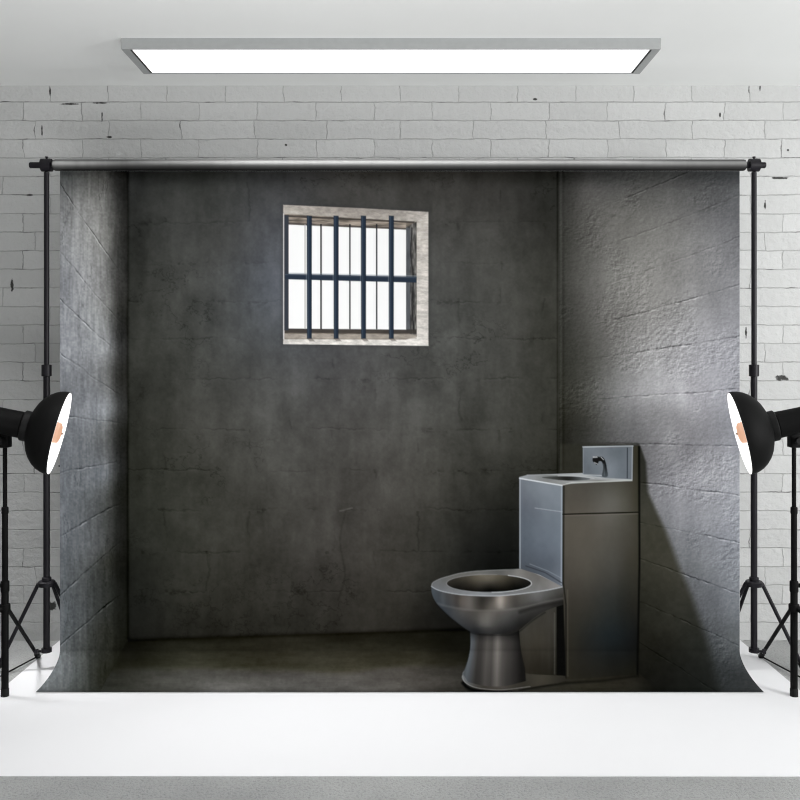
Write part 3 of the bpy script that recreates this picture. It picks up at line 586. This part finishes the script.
# ------------------------------------------------------------------ crossbar and its two tripod stands
bm = bmesh.new(); p0 = px2w(29.8, 165, 4.03); p1 = px2w(765.4, 165, 4.03); r = 3.1*4.03/F
rod(bm, (p0.x, 4.03, RZ), (p1.x, 4.03, RZ), r)
bar = link('crossbar', bm, M_pole)
tag(bar, 'long black crossbar whose ends poke out past the two stand clamps', 'pole')
S_ = 4.03/F
def backdrop_stand(px, sgn, label):
    x = (px-400)*S_; Yd = 4.03
    t = empty('backdrop_stand', (x, Yd, 0)); tag(t, label, 'light stand', 'tripod stands holding up the backdrop')
    zz = lambda y: CAM_Z-(y-356)*S_
    bm = bmesh.new(); rod(bm, (x, Yd, zz(172)), (x, Yd, zz(368)), 2.6*S_); link('upper_pole', bm, M_pole, t)
    bm = bmesh.new(); rod(bm, (x, Yd, zz(372)), (x, Yd, zz(652)), 3.2*S_); link('lower_pole', bm, M_pole, t)
    # clamp: ring round the bar, with a screw on top
    bm = bmesh.new(); c0 = x-5*S_; c1 = x+5*S_; ro = 6.4*S_; ri = r*1.02; q = [(ri, c0), (ro, c0), (ro, c1), (ri, c1)]; sg = 24; rr = []
    for k in range(sg):
        a = 2*math.pi*k/sg; rr.append([bm.verts.new((X_, Yd+rad*math.cos(a), RZ+rad*math.sin(a))) for rad, X_ in q])
    for k in range(sg):
        A = rr[k]; B = rr[(k+1) % sg]
        for e in range(4): bm.faces.new((A[e], A[(e+1) % 4], B[(e+1) % 4], B[e]))
    cl2 = link('clamp', bm, M_pole, t)
    bm = bmesh.new(); lathe(bm, [(0, 1.0*S_), (1.6*S_, 1.0*S_), (1.6*S_, 1.8*S_), (2.4*S_, 1.5*S_)], (x, Yd, RZ+ro*.96), (0, 0, 1), 12); link('clamp_screw', bm, M_pole, t)
    bm = bmesh.new(); lathe(bm, [(0, 3.4*S_), (.4*S_, 4.9*S_), (11.6*S_, 4.9*S_), (12*S_, 3.2*S_)], (x, Yd, zz(376.5)), (0, 0, 1), 24); link('height_collar', bm, M_pole, t)
    hy = 583; hz = zz(hy)
    bm = bmesh.new(); lathe(bm, [(0, 3.2*S_), (0, 8*S_), (4.2*S_, 8.6*S_), (5.2*S_, 7.6*S_), (5.2*S_, 4.6*S_), (8.6*S_, 4.6*S_), (9.2*S_, 3.4*S_)], (x, Yd, zz(586)), (0, 0, 1), 28); link('leg_hub', bm, M_pole, t)
    bm = bmesh.new(); lathe(bm, [(0, 3.0*S_), (0, 5*S_), (4*S_, 5*S_), (4*S_, 3.4*S_)], (x, Yd, zz(652)), (0, 0, 1), 20); link('foot_collar', bm, M_pole, t)
    bm = bmesh.new(); lathe(bm, [(0, 1.3*S_), (5*S_, 1.3*S_), (5*S_, 2.6*S_), (8*S_, 2.6*S_)], (x+sgn*3*S_, Yd-.002, zz(651)), (sgn, -.15, 0), 12); link('locking_knob', bm, M_pole, t)
    for ang in ((-12, 106, 168) if sgn > 0 else (192, 74, 12)):
        d = Vector((math.cos(R(ang)), math.sin(R(ang)), 0)); h = Vector((x, Yd, hz))+d*7.5*S_; f = Vector((x, Yd, .016))+d*(.205 if abs(d.y) < .5 else .21)
        bm = bmesh.new(); rod(bm, h, f, 1.9*S_, 12); lg = link('leg', bm, M_pole, t)
        bm = bmesh.new(); dd = (f-h).normalized(); rod(bm, f-dd*.03, f+dd*.012, 3.0*S_, 12); ft = link('rubber_foot', bm, M_blackrib, lg); ft.parent = lg; ft.location = (0, 0, 0)
backdrop_stand(46.6, -1, 'thin black tripod stand holding the backdrop crossbar at its left end')
backdrop_stand(754, 1, 'thin black tripod stand holding the backdrop crossbar at its right end')

# ------------------------------------------------------------------ studio lights on their own stands
FD = 3.70; S2 = FD/F
def studio_light(sgn, lab_head, lab_stand):
    # positions for the left one, mirrored for the right
    off = 0.0 if sgn < 0 else -1.0
    def P(x, y, D=FD):
        xx = x if sgn < 0 else 799-x
        return px2w(xx, y, D)
    base = P(5, 700); xc = base.x; st = empty('light_stand', (xc, FD, 0)); tag(st, lab_stand, 'light stand', 'stands carrying the studio lights')
    zz = lambda y: CAM_Z-(y-356)*S2
    def seg(name, y0, y1, r, m=M_black, taper=None):
        bm = bmesh.new(); lathe(bm, [(0, r*S2*.9), (.004, r*S2), (zz(y0)-zz(y1)-.004, (taper or r)*S2), (zz(y0)-zz(y1), (taper or r)*S2*.9)], (xc, FD, zz(y1)), (0, 0, 1), 20); return link(name, bm, m, st)
    seg('upper_pole', 447.6, 512, 2.1); seg('middle_pole', 510, 584, 2.9); seg('lower_pole', 590, 697, 3.5)
    seg('height_collar', 581, 592, 4.2); seg('collar', 507, 514, 3.4); seg('leg_hub', 604, 611.5, 5.2); seg('pole_foot', 688, 697.2, 3.9, M_blackrib)
    bm = bmesh.new(); lathe(bm, [(0, 1.2*S2), (6*S2, 1.2*S2), (6*S2, 2.2*S2), (9*S2, 2.2*S2)], (xc, FD, zz(586)), (sgn*1, .3, 0), 12); link('locking_knob', bm, M_black, st)
    def ff(x, y, z=.012):
        D = (CAM_Z-z)*F/(y-356); xx = x if sgn < 0 else 799-x; return Vector(((xx-400)*D/F, D, z))
    h = Vector((xc, FD, zz(607)))
    fa = ff(38, 656); fb_ = ff(-150, 756, .015); fc = Vector((xc+sgn*.55, FD+.12, .015))
    for f in (fa, fb_, fc):
        d = (f-h); dh = Vector((d.x, d.y, 0)).normalized()
        bm = bmesh.new(); rod(bm, h+dh*.014, f, 2.0*S2, 12); lg = link('leg', bm, M_black, st)
        bm = bmesh.new(); dd = (f-h).normalized(); rod(bm, f-dd*.03, f+dd*.008, 2.9*S2, 12); ft = link('rubber_foot', bm, M_blackrib, lg); ft.parent = lg; ft.location = (0, 0, 0)
    bm = bmesh.new(); rod(bm, fa+Vector((0, 0, -.001)), fb_+Vector((0, 0, 0)), .9*S2, 8); link('stay_rod', bm, M_black, st)
    # the head
    c = P(59.2, 433.2); ax = Vector((-sgn*math.cos(R(12.5)), math.sin(R(12.5)), 0))*math.cos(R(14))+Vector((0, 0, -math.sin(R(14)))); ax.normalize()
    hd = empty('studio_light', c); tag(hd, lab_head, 'studio light', 'studio flash heads aimed at the backdrop')
    Rr = 42.2*S2
    # outer shell: thick-walled bowl
    outer = [(0, Rr), (-.014, Rr*.995), (-.03, Rr*.975), (-.05, Rr*.925), (-.07, Rr*.845), (-.088, Rr*.735), (-.103, Rr*.60), (-.113, Rr*.46), (-.12, Rr*.34)]
    bm = bmesh.new(); lathe(bm, [(.001, Rr*.985)]+outer+[(-.1199, .0)], c, ax, 56, closed=False); link('reflector', bm, M_black, hd)
    inner = [(.0015, Rr*.985), (-.03, Rr*.955), (-.05, Rr*.90), (-.07, Rr*.82), (-.088, Rr*.70), (-.101, Rr*.54), (-.107, Rr*.34), (-.109, 0)]
    bm = bmesh.new(); lathe(bm, inner, c, ax, 56, closed=False); link('reflector_lining', bm, M_lining, hd)['label'] = 'bright white inside of the reflector'
    bm = bmesh.new(); lathe(bm, [(-.107, .038), (-.014, .0435), (0, .041), (.006, .030), (.009, .012), (.0095, 0)], c, ax, 32, closed=False); link('glass_dome', bm, M_tube, hd)['label'] = 'glowing peach coloured glass dome'
    bm = bmesh.new(); lathe(bm, [(.007, .004), (.013, .0045), (.015, .002)], c, ax, 10); link('dome_nub', bm, M_nub, hd)
    bm = bmesh.new(); lathe(bm, [(-.106, .058), (-.118, .062), (-.142, .062), (-.146, .057)], c, ax, 40); link('mount_ring', bm, M_blackrib, hd)
    bm = bmesh.new(); lathe(bm, [(-.145, .050), (-.15, .054), (-.20, .0525), (-.37, .050), (-.375, .046)], c, ax, 40); bd = link('lamp_body', bm, M_black, hd)
    bm = bmesh.new(); lathe(bm, [(-.371, .030), (-.376, .030), (-.378, .026)], c, ax, 20); pp = link('control_panel', bm, M_blackrib, hd)
    # bracket with tilt knob, sitting on the stand
    bm = bmesh.new(); zt = zz(431); zb = zz(447.5); box(bm, xc-.021, xc+.021, FD-.022, FD+.022, zb, zt+.01, .006); link('bracket', bm, M_black, hd)
    bm = bmesh.new(); lathe(bm, [(0, .006), (.018, .006), (.018, .015), (.034, .013)], (xc, FD-.02, zz(440)), (0, -1, 0), 14); link('tilt_knob', bm, M_blackrib, hd)
studio_light(-1, 'black studio flash head with bowl reflector beside the left edge of the backdrop', 'black tripod stand under the flash head beside the left edge of the backdrop')
studio_light(1, 'black studio flash head with bowl reflector beside the right edge of the backdrop', 'black tripod stand under the flash head beside the right edge of the backdrop')

# ------------------------------------------------------------------ ceiling light fitting
t = empty('ceiling_light', (-.036, 3.93, CEIL_Z)); tag(t, 'long rectangular white panel light in a grey metal frame on the ceiling', 'ceiling light')
x0, x1, y0, y1, zb = -1.158, 1.083, 3.765, 4.098, 2.664
bm = bmesh.new()
box(bm, x0, x1, y0, y0+.009, zb, CEIL_Z, .001); box(bm, x0, x1, y1-.012, y1, zb, CEIL_Z, .001)
box(bm, x0, x0+.034, y0+.009, y1-.012, zb, CEIL_Z, .001); box(bm, x1-.034, x1, y0+.009, y1-.012, zb, CEIL_Z, .001)
link('frame', bm, M_alu, t, smooth=False)
for xa in (x0+.034, x1-.042):
    bm = bmesh.new(); box(bm, xa, xa+.008, y0+.0095, y1-.0125, zb+.0005, CEIL_Z); link('end_slot', bm, M_slot, t, smooth=False)
bm = bmesh.new(); box(bm, x0+.0425, x1-.0425, y0+.0095, y1-.0125, zb+.002, CEIL_Z-.005); link('diffuser', bm, M_diff, t, smooth=False)['label'] = 'glowing white diffuser panel'
